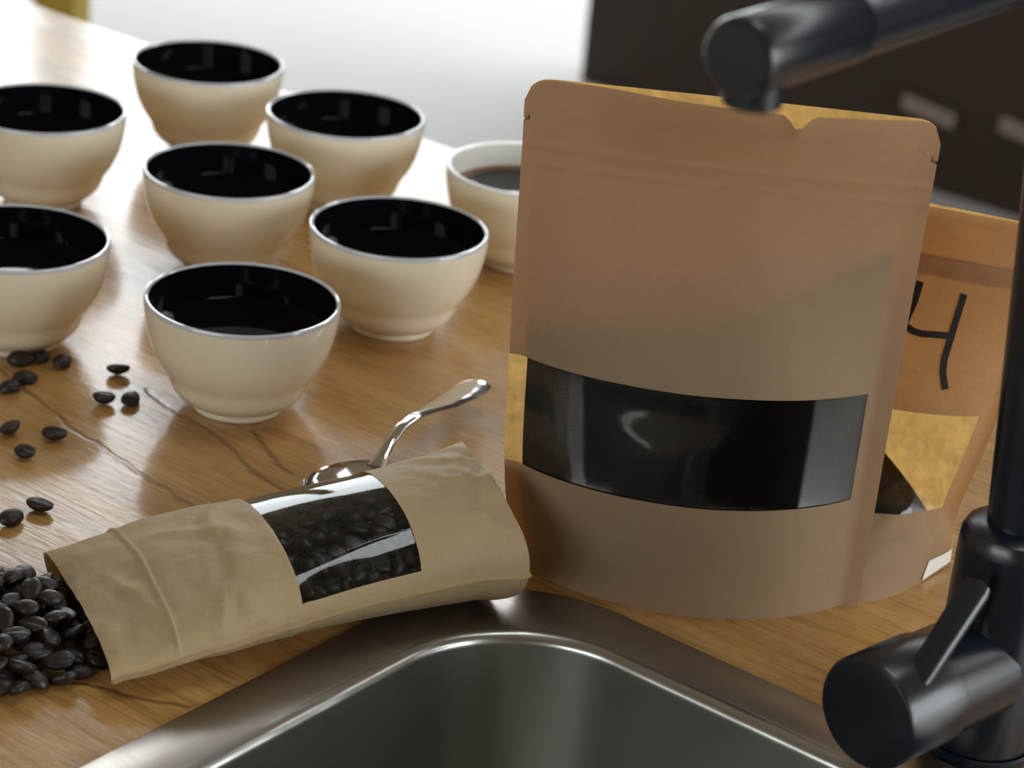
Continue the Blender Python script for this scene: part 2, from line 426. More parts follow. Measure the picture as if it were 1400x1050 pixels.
# back of the room: dark timber wall on the right, a wide doorway, its header
wb_ = struct(ab_box('wall_back', -2.76, 2.4, 3.95, 4.05, FLOOR, CEIL, M['dark_wall']))
struct(ab_box('trim_1', -3.92, -2.76, 3.95, 4.05, 1.42, CEIL, M['dark_wall']))
struct(ab_box('wall_left', -6.1, -6.0, -2.4, 4.05, FLOOR, CEIL, M['plaster']))
def wall_with_hole(name, p, lo, hi, c0, c1, z0, z1, axis):
    """a wall at a or b = p..p+.1 with one rectangular window opening"""
    bm = bmesh.new()
    for (q0, q1, h0, h1) in ((lo, c0, FLOOR, CEIL), (c1, hi, FLOOR, CEIL), (c0, c1, FLOOR, z0), (c0, c1, z1, CEIL)):
        if q1 - q0 < 1e-4 or h1 - h0 < 1e-4: continue
        vs = []
        for h in (h0, h1):
            for (d, q) in ((0, q0), (0.1, q0), (0.1, q1), (0, q1)):
                vs.append(bm.verts.new(ab(p + d, q, h) if axis == 'a' else ab(q, p + d, h)))
        for f in ((3, 2, 1, 0), (4, 5, 6, 7), (0, 1, 5, 4), (1, 2, 6, 5), (2, 3, 7, 6), (3, 0, 4, 7)):
            bm.faces.new([vs[i] for i in f])
    return struct(bm_obj(name, bm, M['plaster'], smooth=False))
wall_with_hole('wall_right', 2.3, -2.4, 4.05, 0.5, 2.8, 0.0, 1.5, 'a')
wall_with_hole('wall_front', -2.4, -6.1, 2.4, -1.6, 0.6, 0.35, 1.0, 'b')  # its window is made up, to fill the fronts with light

# pale slabs added to imitate two blurry light spots on the dark wall
def light_spot(a, z, w, h, tilt, label):
    o = empty('light_spot', ab(a, 3.948, z), -PHI)
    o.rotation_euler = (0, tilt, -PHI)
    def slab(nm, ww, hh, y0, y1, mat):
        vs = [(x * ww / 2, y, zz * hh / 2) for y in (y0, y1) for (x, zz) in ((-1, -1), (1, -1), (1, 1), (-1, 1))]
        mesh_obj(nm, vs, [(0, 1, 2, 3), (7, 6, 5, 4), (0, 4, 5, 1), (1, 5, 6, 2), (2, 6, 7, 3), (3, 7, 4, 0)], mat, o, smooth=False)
    slab('spot', w, h, -0.012, 0.0, M['pale_spot']); slab('spot_edge', w + 0.012, h + 0.012, -0.006, 0.0, M['dark_wall'])
    tag(o, label, 'spot', 'pale light spots on the dark back wall')
for a_, z_, w_, lab in LIGHT_SPOTS: light_spot(a_, z_, w_, 0.026, 0.12, lab)

# a yellow post beyond the counter
yp = empty('yellow_post', (-0.68, 3.30, FLOOR), math.radians(-10))
def box_at(name, sx, sy, z0, z1, mat, parent):
    vs = [(x * sx / 2, y * sy / 2, z) for z in (z0, z1) for (x, y) in ((-1, -1), (1, -1), (1, 1), (-1, 1))]
    return mesh_obj(name, vs, [(3, 2, 1, 0), (4, 5, 6, 7), (0, 1, 5, 4), (1, 2, 6, 5), (2, 3, 7, 6), (3, 0, 4, 7)], mat, parent, smooth=False)
box_at('shaft', 0.060, 0.060, 0.02, 1.9, M['yellow'], yp)
box_at('foot_plate', 0.14, 0.14, 0.0, 0.02, M['yellow'], yp)
tag(yp, 'out of focus yellow post standing beyond the counter, top left', 'post')

# ------------------------------------------------------------------ counter and sink
SA0, SA1, SB0, SB1 = -0.588, 0.02, 0.31, 0.811
def counter():
    bm = bmesh.new()
    outer = [(-2.6, 0.12), (0.9, 0.12), (0.9, 1.2575), (-2.6, 1.2575)]
    hole = rrect(SA0 + 0.008, SA1 - 0.008, SB0 + 0.008, SB1 - 0.008, 0.066, 10)
    TH = 0.045
    def loop(pts, z):
        vs = [bm.verts.new(ab(a, b, z)) for a, b in pts]
        return vs, [bm.edges.new((vs[i], vs[(i + 1) % len(vs)])) for i in range(len(vs))]
    ot, oe = loop(outer, 0); ht, he = loop(hole, 0)
    bmesh.ops.triangle_fill(bm, use_beauty=True, use_dissolve=False, edges=oe + he)
    ob, oe2 = loop(outer, -TH); hb, he2 = loop(hole, -TH)
    bmesh.ops.triangle_fill(bm, use_beauty=True, use_dissolve=False, edges=oe2 + he2)
    for t, bb in ((ot, ob), (ht, hb)):
        for i in range(len(t)):
            j = (i + 1) % len(t)
            bm.faces.new((t[i], t[j], bb[j], bb[i]))
    return bm_obj('countertop', bm, M['wood'], smooth=False)
ct = counter()
tag(ct, 'glossy brown wooden countertop with dark grain lines and drying cracks', 'countertop')

sink = empty('kitchen_sink', ab((SA0 + SA1) / 2, (SB0 + SB1) / 2, 0), -PHI)
def sink_parts():
    ca, cb = (SA0 + SA1) / 2, (SB0 + SB1) / 2
    hw, hd = (SA1 - SA0) / 2, (SB1 - SB0) / 2
    n = 14
    def ring(inset, r, z):
        return [(x, y, z) for x, y in rrect(-hw + inset, hw - inset, -hd + inset, hd - inset, r, n)]
    def loft(name, rings, mat, cap=False):
        vs = [p for rg in rings for p in rg]; m = len(rings[0]); fs = []
        for i in range(len(rings) - 1):
            for k in range(m):
                k2 = (k + 1) % m
                fs.append((i * m + k, i * m + k2, (i + 1) * m + k2, (i + 1) * m + k))
        if cap: fs.append(tuple((len(rings) - 1) * m + k for k in range(m)))
        o = mesh_obj(name, vs, fs, mat, sink)
        return autosmooth(o, 50)
    loft('rim', [ring(0.0, 0.074, 0.0), ring(0.0004, 0.074, 0.0012), ring(0.0012, 0.073, 0.0017), ring(0.026, 0.066, 0.0013), ring(0.0275, 0.066, 0.0009)], M['steel'])
    rr = [ring(0.0275, 0.066, 0.0009)]
    for k in range(1, 8):
        t = k / 7 * PI / 2
        rr.append(ring(0.0275 + 0.0055 * math.sin(t), 0.066 - 0.004 * math.sin(t), 0.0009 - 0.0055 * (1 - math.cos(t))))
    for z, ins in ((-0.03, 0.0345), (-0.08, 0.037), (-0.13, 0.040), (-0.155, 0.043)):
        rr.append(ring(ins, 0.062, z))
    for k in range(1, 7):
        t = k / 6 * PI / 2
        rr.append(ring(0.043 + 0.03 * (1 - math.cos(t)), max(0.04, 0.062 - 0.02 * k / 6), -0.155 - 0.03 * math.sin(t)))
    loft('basin', rr, M['steel_basin'], cap=True)
    d = lathe('drain', [(0.0, -0.1835), (0.012, -0.1835), (0.03, -0.1830), (0.042, -0.1815), (0.045, -0.1840)], M['steel'], sink, 32)
sink_parts()
tag(sink, 'brushed stainless steel sink set into the wooden counter', 'sink')

# ------------------------------------------------------------------ cupping bowls
def build_bowl(name, white=False):
    r = empty(name)
    R = 0.050
    outer = [(0.0225, 0.0), (0.0238, 0.0005), (0.0243, 0.0015), (0.0241, 0.0030), (0.0250, 0.0040), (0.0272, 0.0052), (0.0300, 0.0070), (0.0325, 0.0092), (0.0346, 0.0120), (0.0359, 0.0150),
             (0.0366, 0.0175), (0.0374, 0.0197), (0.0391, 0.0222), (0.0418, 0.0262), (0.0442, 0.0308), (0.0463, 0.0360), (0.0479, 0.0420), (0.0490, 0.0480), (0.0496, 0.0530), (0.0499, 0.0578)]
    lathe('body', [(0.0, 0.0015), (0.019, 0.0015), (0.0195, 0.0)] + outer, M['ceramic'], r, 72)
    if not white:
        lathe('rim', [(0.0499, 0.0578), (0.0500, 0.0590), (0.0497, 0.0597), (0.0490, 0.0600), (0.0482, 0.0598), (0.0477, 0.0592)], M['rim'], r, 72)
    else:
        lathe('rim', [(0.0499, 0.0578), (0.0500, 0.0590), (0.0497, 0.0597), (0.0490, 0.0600), (0.0472, 0.0598), (0.0464, 0.0590)], M['white_glaze'], r, 72)
    e = 0.0013 if white else 0.0
    inner = [(0.0477 - e, 0.0592 - e * .15), (0.0474 - e, 0.053), (0.0467 - e, 0.048), (0.0456 - e, 0.042), (0.0440 - e, 0.0362), (0.0419 - e, 0.0312), (0.0392, 0.0268), (0.0352, 0.0215), (0.029, 0.0155), (0.020, 0.0105), (0.010, 0.0085), (0.0, 0.008)]
    lathe('inner_wall', inner, M['white_glaze'] if white else M['black_glaze'], r, 72)
    return r
def build_coffee(name, rad):
    r = empty(name)
    lathe('surface', [(0.0, 0.0), (rad * 0.5, 0.0), (rad * 0.9, 0.0), (rad * 0.97, 0.0002), (rad, 0.0007)], M['coffee'], r, 64)
    return r
def copy_tree(o, parent=None):
    c = o.copy(); COL.objects.link(c); c.parent = parent
    for ch in list(o.children): copy_tree(ch, c)
    return c
bowls = [
    ('A', -0.14041, 1.14170, 'black lined cream bowl standing alone in front, nearest the spoon', 'the frontmost black lined bowl'),
    ('B', -0.07090, 1.26805, 'black lined cream bowl in front of the white lined bowl, next to the tall pouch', 'the bowl next to the tall pouch'),
    ('C', -0.17572, 1.33405, 'black lined cream bowl in the middle of the group, directly behind the frontmost bowl', 'the middle bowl'),
    ('D', -0.22035, 1.54278, 'most distant black lined cream bowl, at the back of the group', 'the most distant bowl'),
    ('E', -0.12075, 1.46196, 'blurred black lined cream bowl right of the most distant one', 'the bowl right of the most distant one'),
    ('F', -0.30087, 1.41318, 'black lined cream bowl cut by the left edge, below the yellow post', 'the bowl below the yellow post'),
    ('G', -0.26880, 1.19475, 'black lined cream bowl cut by the left edge, with loose beans in front', 'the left bowl with beans in front'),
]
b0 = build_bowl('cupping_bowl'); c0 = None
random.seed(4)
for i, (k, x, y, lab, ref) in enumerate(bowls):
    o = b0 if i == 0 else copy_tree(b0)
    o.location = (x, y, 0); o.rotation_euler = (0, 0, random.random() * 6)
    tag(o, lab, 'bowl', 'cream cupping bowls with black inside')
    if c0 is None: c0 = build_coffee('black_coffee', 0.0453); c = c0
    else: c = copy_tree(c0)
    c.location = (x, y, 0.0412)
    tag(c, 'black coffee in ' + ref, 'coffee', 'black coffee in the bowls')
HB = (-0.0030, 1.3900)
hb = build_bowl('cupping_bowl', white=True); hb.location = (HB[0], HB[1], 0)
tag(hb, 'cream bowl with white inside, half hidden behind the tall pouch', 'bowl')
hc = build_coffee('black_coffee', 0.0444); hc.location = (HB[0], HB[1], 0.0440)
lathe('foam_ring', [(0.0405, 0.0004), (0.0420, 0.0009), (0.0438, 0.0010), (0.0449, 0.0022)], M['coffee_foam'], hc, 64)
tag(hc, 'black coffee with a brown foam edge in the white lined bowl', 'coffee')

# ------------------------------------------------------------------ stand-up pouches
def grid_panel(name, fn, ss, zs, skip, mat, parent):
    vs, fs = [], []
    for z in zs:
        for s in ss: vs.append(fn(s, z))
    n = len(ss)
    for j in range(len(zs) - 1):
        for i in range(n - 1):
            sm, zm = (ss[i] + ss[i + 1]) / 2, (zs[j] + zs[j + 1]) / 2
            if skip and skip(sm, zm): continue
            fs.append((j * n + i, j * n + i + 1, (j + 1) * n + i + 1, (j + 1) * n + i))
    o = mesh_obj(name, vs, fs, mat, parent)
    bm = bmesh.new(); bm.from_mesh(o.data)
    bmesh.ops.delete(bm, geom=[v for v in bm.verts if not v.link_faces], context='VERTS')
    bm.to_mesh(o.data); bm.free()
    return o
def steps(stops, n):
    """n-ish samples between sorted stops, every stop hit"""
    tot = stops[-1] - stops[0]; out = []
    for p, q in zip(stops, stops[1:]):
        m = max(1, round(n * (q - p) / tot))
        out += [p + (q - p) * k / m for k in range(m)]
    return out + [stops[-1]]
def ribbon(name, pts, w, mat, parent, off):
    """ink stroke: pts are surface points with normals"""
    vs, fs = [], []
    for i, (p, nn) in enumerate(pts):
        d = (pts[min(i + 1, len(pts) - 1)][0] - pts[max(i - 1, 0)][0]).normalized()
        s = d.cross(nn).normalized()
        ww = w[i] if isinstance(w, list) else w
        for k in (-1, 1): vs.append(p + s * k * ww / 2 + nn * off)
    for i in range(len(pts) - 1): fs.append((2 * i, 2 * i + 1, 2 * i + 3, 2 * i + 2))
    return mesh_obj(name, vs, fs, mat, parent)

def bulge_prof(s, lo, hi, p):
    t = (s - lo) / (hi - lo)
    if t <= 0 or t >= 1: return 0.0
    return (4 * t * (1 - t)) ** p

class Pouch:
    """local frame: x across, -y to the front, z up"""
    def __init__(s, **k): s.__dict__.update(k)
    def xs(p, s, z):
        a, b = lerp_tab(p.xl, z), lerp_tab(p.xr, z)
        return a + (b - a) * s
    def top(p, s):
        x = p.xs(s, p.H); xa, xb = p.xs(0, p.H), p.xs(1, p.H)
        d = min(x - xa, xb - x); r = p.r
        return p.H if d >= r else p.H - r + math.sqrt(max(0, r * r - (r - d) ** 2))
    def nick(p, s, z):
        k = max(0.0, 1 - abs(z - p.H + 0.0125) / 0.0013) * 0.0026
        return k if s < 1e-6 else (-k if s > 1 - 1e-6 else 0.0)
    def zz(p, s, z):
        t = p.top(s)
        lim = p.H - 0.03
        return z if z <= lim else lim + (z - lim) * (t - lim) / 0.03
    def front(p, s, z):
        zf = p.zz(s, z)
        y = -p.fb(s, z)
        x = p.xs(s, z)
        w = p.wr * nz(x * 1.0 + 3, z * 0.8, p.seed, 22) * bulge_prof(s, 0, 1, 0.4) * min(1, z / 0.012) * min(1.0, -y / 0.005)
        w += p.rid * (abs(nz(x * 1.0 + 7, z * 1.3, p.seed, 42)) - 0.2) * max(0, 1 - z / 0.06) * min(1, z / 0.006) * min(1.0, -y / 0.005)
        if p.notch and abs(s - p.notch[0]) < p.notch[1]:
            zf -= p.notch[2] * (1 - abs(s - p.notch[0]) / p.notch[1]) * max(0, (z - p.H + 0.03) / 0.03) ** 3
        w -= 0.0004 * math.exp(-((z - p.zip) / 0.0018) ** 2) + 0.0002 * math.exp(-((z - p.zip + 0.008) / 0.0016) ** 2)
        return Vector((x + p.nick(s, z), y + w, zf))
    def back(p, s, z):
        return Vector((p.xs(s, z) + p.nick(s, z), p.bb(s, z) + 0.0014, p.zz(s, z)))
    def build(p, root):
        ss = steps([0, p.m0, p.m1, 1], 60)
        zs = steps([0, p.w0, p.w1, p.zip - 0.012, p.zip + 0.004, p.H], 74) if not p.zipw else steps([0, p.w0, p.w1, p.H], 74)
        if not p.zipw: zs = sorted(set(zs + [p.zip - 0.012 + 0.0005 * k for k in range(1, 32)] + [p.H - 0.0125 + 0.00065 * k for k in range(-3, 4)]))
        hole = lambda s, z: p.w0 < z < p.w1 and p.ws0 < s < p.m1
        grid_panel('front_panel', p.front, ss, zs, hole, p.mat, root)
        sw = steps([p.ws0, p.m1], 50); zw = steps([p.w0 - 0.0035, p.w1 + 0.0035], 24)
        def fl(s, z):
            v = p.front(s, z); v.y += 0.0002 + p.fw(s, z); return v
        grid_panel('window_film', fl, sw, zw, None, M['film_wavy'], root)
        grid_panel('back_panel', p.back, ss, zs, None, p.matb, root)
        vs = [p.front(s, 0) for s in ss] + [p.back(s, 0) for s in ss]; n = len(ss)
        mids = [((vs[i] + vs[n + i]) / 2) + Vector((0, 0, 0.0015)) for i in range(n)]
        fs = [(i, n + i, n + i + 1, i + 1) for i in range(n - 1)]
        mesh_obj('bottom_gusset', vs, fs, p.mat, root)
        # the zip closure, a band welded across the inside
        if p.zipw:
            ribbon('zip_band', [(p.front(k / 40, p.zip), Vector((0, -1, 0))) for k in range(41)], p.zipw, p.mat, root, -0.0006)
    def fill(p, name, level, s0, s1, inset=0.0008, n=48, m=22):
        """what fills the pouch, up to level(s)"""
        vs, fs = [], []
        ss = [s0 + (s1 - s0) * k / n for k in range(n + 1)]
        for side in (0, 1):
            for j in range(m + 1):
                for i, s in enumerate(ss):
                    z = 0.002 + (level(s) - 0.002) * j / m
                    e = min(1, (s - s0) / 0.03, (s1 - s) / 0.03)
                    f, b = p.front(s, z), p.back(s, z)
                    mid = (f + b) / 2
                    d = min(inset, (b.y - f.y) * 0.3)
                    q = Vector((f.x, f.y + d + p.fw(s, z) + 0.0002, f.z)) if side == 0 else Vector((b.x, b.y - d, b.z))
                    q = mid.lerp(q, max(0.02, min(1.0, e)))
                    vs.append(q)
        N1 = n + 1; off = (m + 1) * N1
        for side in (0, 1):
            for j in range(m):
                for i in range(n):
                    a = side * off + j * N1 + i
                    fs.append((a, a + 1, a + N1 + 1, a + N1) if side == 0 else (a, a + N1, a + N1 + 1, a + 1))
        for i in range(n):
            fs.append((m * N1 + i, m * N1 + i + 1, off + m * N1 + i + 1, off + m * N1 + i))
            fs.append((i, off + i, off + i + 1, i + 1))
        for j in range(m):
            fs.append((j * N1, (j + 1) * N1, off + (j + 1) * N1, off + j * N1))
            a = j * N1 + n
            fs.append((a, off + a, off + a + N1, a + N1))
        return mesh_obj(name, vs, fs, M['grounds'])

# the tall pouch in front
P1 = Pouch(H=0.2345, r=0.010, m0=0.042, m1=0.930, ws0=0.0, w0=0.0555, w1=0.1075, zip=0.2050, zipw=0, seed=1.0, wr=0.0012, rid=0.0,
           notch=(0.652, 0.034, 0.0075), mat=M['kraft'], matb=M['kraft_back'],
           xl=[(0, 0.0127), (0.040, 0.0018), (0.107, -0.0026), (0.2345, -0.0068)],
           xr=[(0, 0.1685), (0.055, 0.1690), (0.110, 0.1692), (0.2345, 0.1705)])
B1 = [(0, 0.0265), (0.05, 0.029), (0.107, 0.024), (0.16, 0.010), (0.20, 0.003), (0.2345, 0.002)]
def fb1(s, z):
    v = lerp_tab(B1, z) * bulge_prof(s, 0.035, 0.94, 0.85)
    v += 0.012 * bulge_prof(s, 0.16, 0.98, 1.2) * max(0, (z - 0.18) / 0.055) ** 2
    return v
P1.fb = fb1
P1.bb = lambda s, z: lerp_tab([(0, 0.014), (0.06, 0.016), (0.12, 0.012), (0.19, 0.002), (0.2345, 0.001)], z) * bulge_prof(s, 0.04, 0.94, 0.9)
def sstep(e0, e1, x):
    t = max(0.0, min(1.0, (x - e0) / (e1 - e0))); return t * t * (3 - 2 * t)
def fw1(s, z):
    zr = (z - 0.0815) / 0.026
    edge = bulge_prof(z, 0.0525, 0.1105, 0.6) * bulge_prof(s, 0.045, 0.93, 0.5)
    lft, rgt = 0.30 - 0.035 * zr, 0.55 + 0.05 * zr
    msk = sstep(lft - 0.09, lft + 0.09, s) * (1 - sstep(rgt - 0.10, rgt + 0.10, s)) * (1 - sstep(0.0, 0.9, zr - 0.8 * (2 * (s - 0.42)) ** 2))
    return edge * (0.0036 - 0.0042 * msk * (1 - zr) * 0.5)
P1.fw = fw1
pouch1 = empty('kraft_pouch', (0, 0.9925, 0), math.radians(-1.2))
P1.build(pouch1)
tag(pouch1, 'tall kraft paper stand-up pouch with dark window strip, standing in front of the other pouch', 'pouch')
g1 = P1.fill('ground_coffee', lambda s: 0.122 + 0.055 * s ** 1.5 + 0.003 * math.sin(9 * s), 0.048, 0.935, inset=0.0028)
g1.location = pouch1.location; g1.rotation_euler = pouch1.rotation_euler
tag(g1, 'dark ground coffee filling the window of the tall front pouch', 'ground coffee', kind='stuff')

# the pouch behind it, marked by hand
P2 = Pouch(H=0.1750, r=0.008, m0=0.05, m1=0.945, ws0=0.05, w0=0.0300, w1=0.0800, zip=0.148, zipw=0.010, seed=5.0, wr=0.002, rid=0.011,
           notch=None, mat=M['kraft_thin'], matb=M['kraft_back'],
           xl=[(0, 0.006), (0.05, 0.0), (0.175, -0.004)],
           xr=[(0, 0.1395), (0.028, 0.1390), (0.060, 0.1455), (0.088, 0.1500), (0.175, 0.1560)])
def fb2(s, z):
    v = lerp_tab([(0, 0.030), (0.03, 0.031), (0.08, 0.022), (0.13, 0.008), (0.175, 0.002)], z) * bulge_prof(s, 0.03, 0.97, 0.7)
    v += 0.040 * max(0, 1 - z / 0.034) ** 1.3 * bulge_prof(s, 0.45, 1.02, 1.1)
    return v
P2.fb = fb2
P2.bb = lambda s, z: lerp_tab([(0, 0.028), (0.06, 0.024), (0.12, 0.01), (0.175, 0.001)], z) * bulge_prof(s, 0.04, 0.96, 0.9)
P2.fw = lambda s, z: 0.0
pouch2 = empty('kraft_pouch', (0.085, 1.085, 0), math.radians(-17))
P2.build(pouch2)
tag(pouch2, 'shorter kraft pouch with a handwritten 4, behind the tall pouch and the tap', 'pouch')
g2 = P2.fill('ground_coffee', lambda s: 0.008 + 0.048 * max(0, min(1, (0.97 - s) / 0.5)) ** 0.8, 0.06, 0.93)
g2.location = pouch2.location; g2.rotation_euler = pouch2.rotation_euler
tag(g2, 'dark ground coffee heaped in the lower corner of the handwritten pouch', 'ground coffee', kind='stuff')
def on_front(p, s, z):
    e = 0.002
    a = p.front(s + e, z) - p.front(s - e, z); b = p.front(s, z + e) - p.front(s, z - e)
    n = a.cross(b).normalized()
    if n.y > 0: n = -n
    return p.front(s, z), n
def stroke(p, pts, w, root):
    out = []
    for (q0, q1) in zip(pts, pts[1:]):
        for k in range(8):
            t = k / 8; out.append(on_front(p, q0[0] + (q1[0] - q0[0]) * t, q0[1] + (q1[1] - q0[1]) * t))
    out.append(on_front(p, *pts[-1]))
    ribbon('handwritten_stroke', out, w, M['ink'], root, 0.0004)
STROKES = [
    ([(0.678, 0.1397), (0.675, 0.1307), (0.660, 0.1183)], 0.0034),
    ([(0.664, 0.1185), (0.690, 0.1166), (0.715, 0.1160), (0.804, 0.1172)], 0.0032),
    ([(0.810, 0.1375), (0.806, 0.1272), (0.803, 0.1166), (0.800, 0.1064), (0.806, 0.1000), (0.826, 0.0925)], 0.0032)]
for pts, w in STROKES: stroke(P2, pts, w, pouch2)

tv = [P2.front(s_, z_) + Vector((0.0006, -0.0008, 0)) for s_, z_ in ((0.93, 0.0012), (0.965, 0.0012), (1.0, 0.0030), (1.0, 0.0090), (0.975, 0.0075), (0.940, 0.0085))]
mesh_obj('torn_corner', tv, [(0, 1, 4, 5), (1, 2, 3, 4)], M['white_torn'], pouch2)

# ------------------------------------------------------------------ lying pouch
LP = Vector((-0.174, 0.8960, 0)); LANG = math.radians(26.5); LL = 0.190
def lcross(l):
    t = max(0, min(1, l / LL))
    a = lerp_tab([(0, 0.0545), (0.05, 0.0525), (0.09, 0.0470), (0.14, 0.0440), (0.2, 0.0430)], l)
    b = lerp_tab([(0, 0.0080), (0.022, 0.0125), (0.05, 0.0175), (0.085, 0.0210), (0.12, 0.0245), (0.17, 0.0275), (0.2, 0.0270)], l)
    return a, b
CREASES = [((0.046, 14), (0.053, 52), 1.0), ((0.064, 14), (0.058, 46), 1.2), ((0.036, 112), (0.060, 96), 0.9), ((0.060, 96), (0.067, 122), 1.0), ((0.060, 96), (0.080, 84), 0.7),
           ((0.056, 60), (0.060, 96), -0.8), ((0.012, 100), (0.022, 70), 0.7), ((0.152, 128), (0.178, 104), 1.0), ((0.165, 150), (0.185, 110), -1.2), ((0.160, 62), (0.186, 36), 0.8), ((0.172, 95), (0.186, 70), 0.9)]
def crease(l, th):
    v = 0.0; x, y = l, 0.042 * th
    for (l0, t0), (l1, t1), k in CREASES:
        ax, ay, bx, by = l0, 0.042 * math.radians(t0), l1, 0.042 * math.radians(t1)
        dx, dy = bx - ax, by - ay
        t = max(0, min(1, ((x - ax) * dx + (y - ay) * dy) / (dx * dx + dy * dy)))
        d = math.hypot(x - ax - t * dx, y - ay - t * dy)
        v += k * 0.0016 * max(0, 1 - d / 0.0055) * (0.35 + 0.65 * math.sin(PI * max(0.08, min(0.92, t))))
    return v
def lpoint(l, th, off=0.0, wr=1.0):
    """th 0 = front seam, pi/2 = top, pi = back seam, local frame along x"""
    a, b = lcross(l)
    c, s = math.cos(th), math.sin(th)
    ex = 0.92
    y = -(a + off) * math.copysign(abs(c) ** ex, c); z = (b + off) * math.copysign(abs(s) ** ex, s)
    if s < 0: z *= 0.96
    x = l
    if wr:
        # crumples: stronger near the mouth and at the base corners
        k = 0.0010 + 0.0016 * max(0, 1 - l / 0.085) + 0.0022 * max(0, (l - 0.165) / 0.035)
        w = k * (nz(l * 1.0, y * 0.7 + 2, 1.7, 45) + 0.6 * abs(nz(l, y + 9, 3.1, 70)))
        w -= (0.0034 * max(0, 1 - l / 0.11) * min(1, l / 0.01) + 0.0030 * max(0, (l - 0.145) / 0.04)) * (abs(nz(l * 1.0 + 4, y * 0.8, 6.3, 30)) * 2 - 0.4)
        w -= 0.0009 * (abs(nz(l * 1.2 + 1, y * 0.9, 2.2, 62)) - 0.2)
        win = bulge_prof(l, 0.076, 0.150, 0.5)
        w *= (1 - 0.85 * win)
        z += w * (1 if s > 0 else 0.3) * wr * (0.3 + 0.7 * abs(s)); y += w * 0.6 * c * wr
        if -0.001 < off < 0:
            cr = 0.00045 * math.exp(-((th - 0.90 - 0.025 * math.sin(l * 110)) / 0.014) ** 2) * bulge_prof(l, WL0, WL1, 0.4)
            y -= cr * 0.7; z += cr * 0.7
        if off == 0 and l < WL0 - 1e-6: y += -0.0007 * c; z += 0.0007 * s
        tb = max(0.0, min(1.0, (l - 0.140) / 0.05)); tb = tb * tb
        if s > 0: z += 0.0125 * tb * max(0, -c) * s ** 0.3
        if s > 0 and off == 0:
            cz = crease(l, th) * wr; z += cz * s; y -= cz * c
        # zip ridge across near the mouth
        z += 0.0014 * math.exp(-((l - 0.0285) / 0.0011) ** 2) * (1 if s > 0.02 else 0)
    return Vector((x, y, max(b * 1.0 + z, 0.0004)))
lay = empty('lying_pouch', LP, LANG)
WL0, WL1, WT0, WT1 = 0.0840, 0.1390, math.radians(15), math.radians(152)
def lay_panel(name, ls, ts, skip, mat, off=0.0, wr=1.0, endx=None):
    vs, fs = [], []
    for l in ls:
        for t in ts:
            v = lpoint(l, t, off, wr)
            if endx: v.x += endx(l, t)
            vs.append(v)
    n = len(ts)
    for i in range(len(ls) - 1):
        for j in range(n - 1):
            if skip and skip((ls[i] + ls[i + 1]) / 2, (ts[j] + ts[j + 1]) / 2): continue
            fs.append((i * n + j, i * n + j + 1, (i + 1) * n + j + 1, (i + 1) * n + j))
    o = mesh_obj(name, vs, fs, mat, lay)
    bm = bmesh.new(); bm.from_mesh(o.data)
    bmesh.ops.delete(bm, geom=[v for v in bm.verts if not v.link_faces], context='VERTS')
    bmesh.ops.recalc_face_normals(bm, faces=bm.faces)
    bm.to_mesh(o.data); bm.free(); return o
ls = steps([0, 0.024, 0.033, WL0, WL1, LL], 190)
ls = sorted(set(ls + [0.024 + 0.0005 * k for k in range(1, 18)]))
def endx(l, t):
    # slanted mouth, base edge pulled in between its corners
    v = 0.0
    if l > 0.17: v -= 0.010 * ((l - 0.17) / 0.03) ** 2 * math.sin(t if t < PI else 2 * PI - t) ** 2
    return v
lay_panel('top_panel', ls, steps([0, WT0, WT1, PI], 150), lambda l, t: WL0 < l < WL1 and WT0 < t < WT1, M['kraft_pale'], endx=endx)
lay_panel('under_panel', steps([0, LL], 60), steps([PI, 2 * PI], 40), None, M['kraft_pale'], endx=endx)
lay_panel('window_film', steps([WL0 - 0.004, WL1 + 0.004], 30), steps([WT0 - 0.07, WT1 + 0.07], 600), None, M['film'], off=-0.0004, wr=0.05)
# base gusset closes the full end
vs = [lpoint(LL, 2 * PI * k / 48) + Vector((endx(LL, 2 * PI * k / 48), 0, 0)) for k in range(48)]
cx = Vector((LL - 0.016, 0, lcross(LL)[1]))
vs.append(cx)
mesh_obj('base_gusset', vs, [(k, (k + 1) % 48, 48) for k in range(48)], M['kraft_pale'], lay)
# seam flanges
for nm, th, sg in (('front_seam', 0.0, -1), ('back_seam', PI, 1)):
    v2, f2 = [], []
    m = 80
    for i in range(m + 1):
        l = LL * i / m; p = lpoint(l, th)
        wdt = 0.0035
        v2 += [p, p + Vector((0, sg * wdt, -0.0006 * (l > 0.03)))]
    for i in range(m): f2.append((2 * i, 2 * i + 1, 2 * i + 3, 2 * i + 2))
    mesh_obj(nm, v2, f2, M['kraft_pale'], lay)
tag(lay, 'pale kraft paper pouch lying on its side with beans spilling from its open end', 'pouch')

